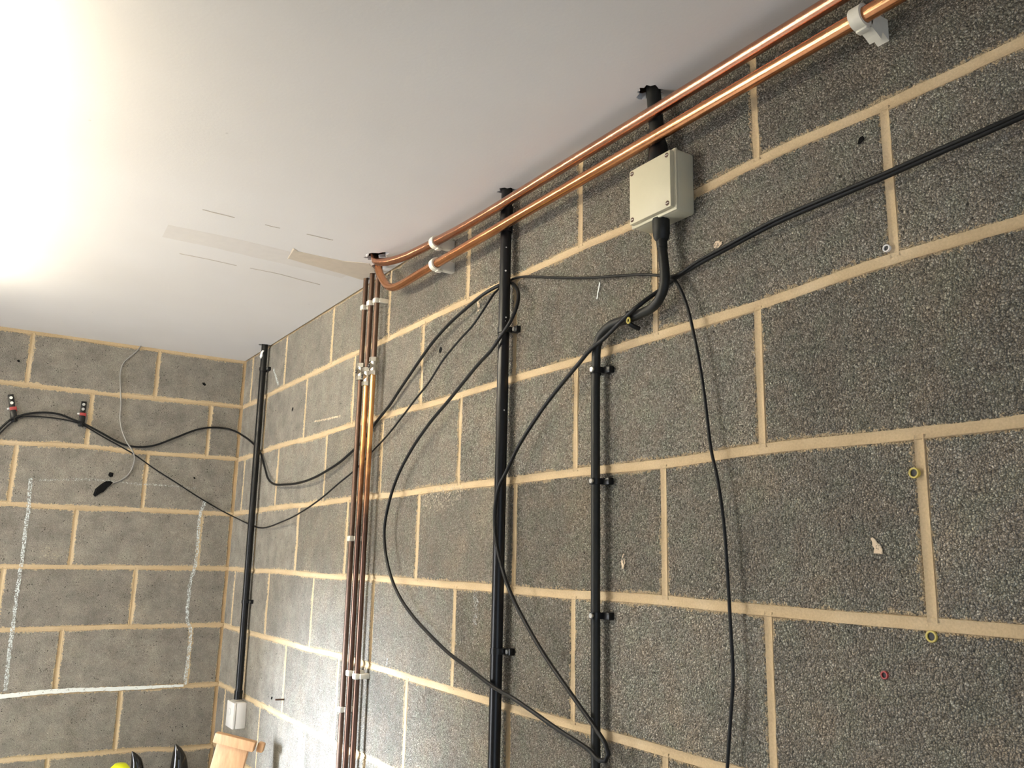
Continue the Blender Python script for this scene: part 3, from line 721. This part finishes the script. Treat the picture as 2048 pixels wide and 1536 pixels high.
for q in (0,):
    bmesh.ops.create_circle(bm, segments=4, radius=.001)
bm.free()
tube('ring_screw', [ps + Vector((0, math.cos(a) * .0038, math.sin(a) * .0048)) for a in [i * 2 * math.pi / 12 for i in range(13)]], .0016, 'yellowplug', tk, 8, .004)
# cable from the top of the box into the ceiling
tp = thing('box_cable', 'short thick black cable from the grey box up into the broken ceiling hole', 'cable', (-.030, -2.63, bz1))
tube('sheath', [(-.028, -2.632, bz1 - .002), (-.028, -2.632, bz1 + .04), (-.030, -2.628, bz1 + .09), (-.034, -2.624, CEIL + .06)], .0130, 'sheath', tp, 18, .012)
tube('gland_shroud', [(-.028, -2.632, bz1 - .001), (-.028, -2.632, bz1 + .014), (-.028, -2.632, bz1 + .030), (-.028, -2.632, bz1 + .040)], [.0185, .0185, .0165, .0135], 'black', tp, 18, .006)

# ------------------------------------------------------------------ loose black cables
def cable(name, spec, r, mat, label, catg='cable', group=None):
    P = []
    for it in spec:
        P.append(it if isinstance(it, Vector) else (pr if it[0] == 'R' else pb)(it[1], it[2], it[3]))
    return tag(tube(name, P, r, mat, None, 10, .010), label, catg, group)
A = [('R',2160,182,.02),('R',2048,231,.02),('R',1948,275,.02),('R',1860,313,.02),('R',1772,352,.02),('R',1655,401,.02),('R',1547,448,.019),('R',1448,500,.016),('R',1391,531,.012),('R',1346,559,.0065),('R',1318,582,.009),('R',1300,594,.018),('R',1275,613,.034),('R',1247,638,.037),('R',1208,677,.037),('R',1182,698,.036),('R',1156,729,.033),('R',1117,776,.03),('R',1078,828,.03),('R',1034,898,.033),('R',1013,943,.039),('R',998,973,.042),('R',990,1018,.043),('R',992,1080,.043),('R',1003,1131,.043),('R',1018,1178,.041),('R',1041,1227,.035),('R',1083,1301,.033),('R',1145,1392,.033),('R',1180,1441,.036),('R',1195,1463,.037),('R',1211,1488,.037),('R',1217,1508,.037),('R',1211,1521,.037),('R',1199,1521,.037),('R',1178,1500,.037),('R',1116,1459,.036),('R',1062,1421,.039),('R',1025,1396,.042),('R',987,1374,.044),('R',937,1336,.04),('R',897,1306,.035),('R',856,1266,.032),('R',824,1230,.03),('R',799,1193,.03),('R',781,1150,.03),('R',770,1097,.03),('R',769,1055,.03),('R',778,1005,.03),('R',795,953,.03),('R',820,904,.03),('R',857,849,.032),('R',899,799,.035),('R',956,729,.039),('R',981,702,.043),('R',1003,670,.043),('R',1018,648,.042),('R',1033,615,.034),('R',1037,591,.024),('R',1032,574,.013),('R',1018,565,.005),('R',998,571,.007),('R',968,588,.018),('R',931,618,.022),('R',901,645,.022),('R',869,680,.02),('R',844,714,.018),('R',820,749,.016),('R',795,786,.014),('R',783,805,.013),('R',758,837,.012),('R',745,854,.011),('R',721,887,.011),('R',706,901,.011),('R',684,921,.016),('R',659,938,.02),('R',627,956,.022),('R',597,966,.022),('R',571,969,.02),('R',548,968,.018),('R',536,957,.014),('R',530,937,.010),('R',521,906,.006),('R',508,889,.005),('R',490,874,.02),('B',457,858,.012),('B',425,855,.012),('B',395,859,.012),('B',352,875,.014),('B',308,891,.014),('B',278,894,.012),('B',255,891,.010),('B',234,883,.010),('B',205,867,.012),('B',173,850,.014),('B',162,845,.014),('B',146,839,.014),('B',117,828,.014),('B',85,825,.014),('B',53,828,.014),('B',30,835,.014),('B',17,842,.014),('B',0,858,.014),('B',-60,915,.014),('B',-140,960,.014),('B',-420,1080,.014),('B',-700,1400,.014)]
cable('loose_cable', A, .0040, 'rubber', 'thicker loose black cable swinging in big loops across both walls')
B = [('R',2160,172,.024),('R',2048,224,.024),('R',1948,268,.025),('R',1860,306,.025),('R',1772,345,.026),('R',1655,394,.026),('R',1547,441,.026),('R',1448,494,.024),('R',1391,525,.018),('R',1352,551,.013),('R',1323,551,.0125),('R',1286,549,.014),('R',1234,552,.012),('R',1169,556,.010),('R',1104,555,.009),('R',1052,553,.009),('R',1037,555,.008),('R',1021,560,.0045),('R',999,576,.0045),('R',990,585,.012),('R',968,618,.03),('R',946,650,.034),('R',919,680,.034),('R',887,719,.032),('R',857,766,.03),('R',832,797,.026),('R',807,830,.02),('R',778,867,.015),('R',758,889,.012),('R',743,904,.012),('R',720,930,.012),('R',703,946,.012),('R',676,968,.022),('R',647,993,.028),('R',617,1015,.03),('R',585,1034,.028),('R',560,1045,.022),('R',540,1053,.015),('R',525,1056,.008),('R',510,1053,.0045),('R',497,1048,.0045),('R',483,1041,.012),('B',439,1019,.010),('B',395,993,.010),('B',352,965,.010),('B',308,937,.010),('B',267,908,.009),('B',234,889,.008),('B',205,873,.010),('B',173,854,.010),('B',162,849,.010),('B',146,843,.010),('B',88,834,.010),('B',38,835,.010),('B',22,846,.010),('B',0,866,.010),('B',-60,925,.010),('B',-140,975,.010),('B',-420,1095,.010),('B',-700,1420,.010)]
cable('loose_cable', B, .0026, 'rubber', 'thinner loose black cable drawn straight across the wall behind the conduits')
C = [('R',1330,566,.010),('R',1340,559,.012),('R',1349,560,.016),('R',1362,581,.018),('R',1375,615,.018),('R',1385,656,.018),('R',1398,721,.018),('R',1409,792,.018),('R',1422,898,.018),('R',1435,958,.018),('R',1447,1041,.018),('R',1455,1148,.018),('R',1461,1252,.018),('R',1466,1355,.018),('R',1461,1438,.018),('R',1455,1530,.018),('R',1450,1650,.018),('R',1452,1800,.018)]
cable('hanging_cable', C, .0026, 'rubber', 'thin black cable hanging straight down right of the armoured cable')
D = [('B',283,690,.004),('B',275,701,.006),('B',262,712,.006),('B',247,726,.006),('B',241,745,.006),('B',241,780,.007),('B',242,810,.007),('B',240,836,.007),('B',244,860,.009),('B',254,885,.022),('B',264,900,.024),('B',269,914,.018),('B',266,932,.008),('B',256,950,.007),('B',242,960,.007),('B',226,966,.006)]
cable('grey_cable', D, .0026, 'greycab', 'thin grey cable hanging from the ceiling down the back wall to a black splat')
# ragged flat black lump at its end
sp_px = ((186,990),(190,978),(197,972),(205,966),(212,962),(222,962),(226,965),(221,970),(214,976),(208,983),(198,988),(190,994))
sp = blob('black_splat', [pb(*q, .0008) for q in sp_px], .010, BN, 'dull_black', None, .75)
tag(sp, 'ragged black splat on a back wall block below the grey cable', 'stain')
s2 = blob('black_crumb', [pb(*q, .0008) for q in ((216,950),(219,944),(227,946),(226,953),(220,955))], .006, BN, 'dull_black', None, .7)
tag(s2, 'small black crumb just above the larger splat', 'stain')

# ------------------------------------------------------------------ strap hangers on the back wall
def strap(top, bot, label):
    a, b = pb(*top, .001), pb(*bot, .001); ax = (b - a).normalized(); L = (b - a).length; side = Vector((1, 0, 0)); side = (side - ax * side.dot(ax)).normalized()
    t = thing('strap_hanger', label, 'cable hanger', b, 'strap hangers on the back wall')
    rot = Matrix((side, ax.cross(side) if False else Vector((0, 1, 0)), -ax)).transposed()
    def piece(name, s0, s1, w, d0, d1, mat, par, off=0.0, bev=.001):
        c = a + ax * ((s0 + s1) / 2) + side * off; c = Vector((c.x, -(d0 + d1) / 2, c.z)); hs = Vector((w / 2, (d1 - d0) / 2, (s1 - s0) / 2))
        return box(name, c - hs, c + hs, mat, par, bev, 2, rot)
    s = piece('strap', 0, L * .62, .019, .0005, .005, 'black', t)
    piece('pad', L * .55, L * .97, .022, .0045, .013, 'black', t, 0, .003)
    piece('red_band', L * .44, L * .60, .023, .004, .0085, 'red', t, .002)
    piece('white_tab', L * .46, L * .52, .008, .004, .0090, 'paint', t, -.014)
    for f in (.12, .30): 
        c = a + ax * L * f; cyl('rivet', (c.x, -.004, c.z), (c.x, -.0075, c.z), .0055, 'steel', s, 12)
    c = a + ax * L * .84
    tube('cable_loop', [Vector((c.x, -.008, c.z)) + Vector((side.x * .005 * math.sin(k), -.0095 * (1 - math.cos(k)), -.012 * math.sin(k) - .002)) for k in [i * math.pi / 5 for i in range(6)]], .0035, 'black', t, 8, .006)
strap((21,789), (29,846), 'black strap hanger with a red band, the left one nearer the picture edge')
strap((168,803), (161,855), 'black strap hanger with a red band, the right one beside a mortar joint')

# ------------------------------------------------------------------ wall plugs and a nail
def plug(q, mat, label, r=.0050):
    p = pr(*q, .0); t = thing('wall_plug', label, 'wall plug', p, 'plastic plugs left in the right wall')
    bm = bmesh.new(); n = 14; rings = []
    for (d, rr) in ((.004, r), (.0, r + .0008), (-.0025, r + .0006), (-.0025, r * .78), (.004, r * .74)):
        rings.append([bm.verts.new((d, p.y + rr * math.cos(2 * math.pi * i / n), p.z + rr * math.sin(2 * math.pi * i / n))) for i in range(n)])
    for A_, B_ in zip(rings, rings[1:]):
        for i in range(n): bm.faces.new((A_[i], A_[(i + 1) % n], B_[(i + 1) % n], B_[i]))
    link('collar', smooth_angle(fin(bm), 40), mat, t)
    cyl('bore', (-.0005, p.y, p.z), (.003, p.y, p.z), r * .79, 'dark', t, 12)
plug((1829,946), 'yellowplug', 'yellow wall plug beside the upright mortar joint at the far right', .0060)
plug((1864,1273), 'yellowplug', 'yellow wall plug just under a bed joint at the lower right', .0062)
plug((1770,1350), 'red', 'small red wall plug in the middle of a block at the lower right', .0042)
plug((1774,497), 'white', 'white wall plug tucked beside a mortar joint corner at the upper right', .0045)
pn = pr(568,1399,0); tag(cyl('nail', (-.030, pn.y - .004, pn.z + .002), (.004, pn.y, pn.z), .0028, 'rust', None, 8), 'rusty nail in a mortar joint left of the thin copper pipes', 'nail')

# ------------------------------------------------------------------ white switch box under the corner conduit
zt, zb_ = pr(494,1405,0).z, pr(490,1457,0).z
sw = thing('switch_box', 'white surface switch box low in the corner under the black conduit', 'switch', (0, -.365, zb_))
box('back_box', (-.036, -.409, zb_), (.0005, -.322, zt), 'white', sw, .003)
fp = box('face_plate', (-.047, -.4095, zb_ - .0005), (-.0365, -.3215, zt + .0005), 'white', sw, .0028)
zmid = (zt + zb_) / 2
box('rocker', (-.0515, -.375, zmid - .002), (-.046, -.356, zmid + .022), 'white', fp, .003)

# ------------------------------------------------------------------ things along the bottom edge
# wooden crosspiece on a board leaning into the corner
WO = Vector((-.135, -.47, 0))
def pat(q, y):                                  # point on the vertical plane y = const
    d = ray(*q); return CAM + d * ((y - CAM.y) / d.y)
a = pat((436,1473), -.74); b = pat((508,1491), -.80)
ax = (b - a); Lw = ax.length; ax.normalize(); nrm = Vector((-.50, -.86, 0)); nrm = (nrm - ax * nrm.dot(ax)).normalized(); upv = nrm.cross(ax); upv = upv if upv.z > 0 else -upv
upv = (upv + nrm * -.08).normalized()
wt = thing('wooden_stand', 'pale wooden board with a crosspiece on top, leaning in the corner below the switch', 'wood', (a.x, a.y, 0))
rot = Matrix((ax, nrm, upv)).transposed()
def wbox(name, c, sx, sy, sz, bev): 
    h = Vector((sx, sy, sz)) / 2; return box(name, c - h, c + h, 'wood', wt, bev, 2, rot)
c0 = (a + b) / 2
wbox('crosspiece', c0 + nrm * .010, Lw + .012, .030, .030, .003)
wbox('crosspiece_end', c0 + ax * (Lw / 2 + .022) - nrm * .002, .022, .026, .030, .006)
lean = (Vector((0, 0, -1)) + Vector((-.24, -.10, 0))); foot = c0 - ax * .004 - upv * .012
k = foot.z / 1.0
end = foot + lean * k
dirv = (foot - end).normalized(); rot2 = Matrix((ax, nrm, dirv)).transposed(); cc = (foot + end) / 2; h = Vector((Lw * .86, .020, (foot - end).length)) / 2
bd_ = box('board', cc - h, cc + h, 'wood', wt, .003, 2, rot2)
# two glossy black curved tips and a fluorescent yellow dome
def horn(tip, base, y, label, rmax, bulge):
    T, Bp = pat(tip, y), pat(base, y); d = Bp - T
    s = Vector((1, 0, 0))
    pts = [T, T + d * .25 + s * bulge * .5, T + d * .55 + s * bulge * .9, T + d + s * bulge, T + d * 2.2 + s * bulge * .8, Vector((T.x + d.x * 3 + bulge * .3, T.y, .45)), Vector((T.x + d.x * 3 + bulge * .3, T.y, 0))]
    tag(tube('curved_handle', pts, [.002, rmax * .45, rmax * .75, rmax * .95, rmax, rmax * .8, rmax * .7], 'gloss', None, 18, .012), label, 'handle', 'black curved handles at the bottom edge')
horn((264,1503), (266,1536), -.10, 'glossy black curved tip beside the yellow dome at the bottom edge', .024, .014)
horn((351,1488), (350,1536), -.10, 'glossy black curved tip between the yellow dome and the wooden board', .034, .014)
dm = pat((241,1526), -.30)
bm = bmesh.new(); n = 28; rings = []
for zz, rr in ((0, .10), (.05, .125), (.35, .13), (.62, .12), (.78, .09), (.86, .060), (.90, .040), (.925, .030), (.938, .018)):
    f_ = dm.z / .94
    rings.append([bm.verts.new((dm.x + rr * math.cos(2 * math.pi * i / n), dm.y - .0 + rr * math.sin(2 * math.pi * i / n), zz * f_)) for i in range(n)])
for A_, B_ in zip(rings, rings[1:]):
    for i in range(n): bm.faces.new((A_[i], A_[(i + 1) % n], B_[(i + 1) % n], B_[i]))
bm.faces.new(rings[0][::-1]); bm.faces.new(rings[-1])
tag(link('yellow_container', smooth_angle(fin(bm), 50), 'yellow'), 'fluorescent yellow rounded top peeking in at the bottom edge', 'container')
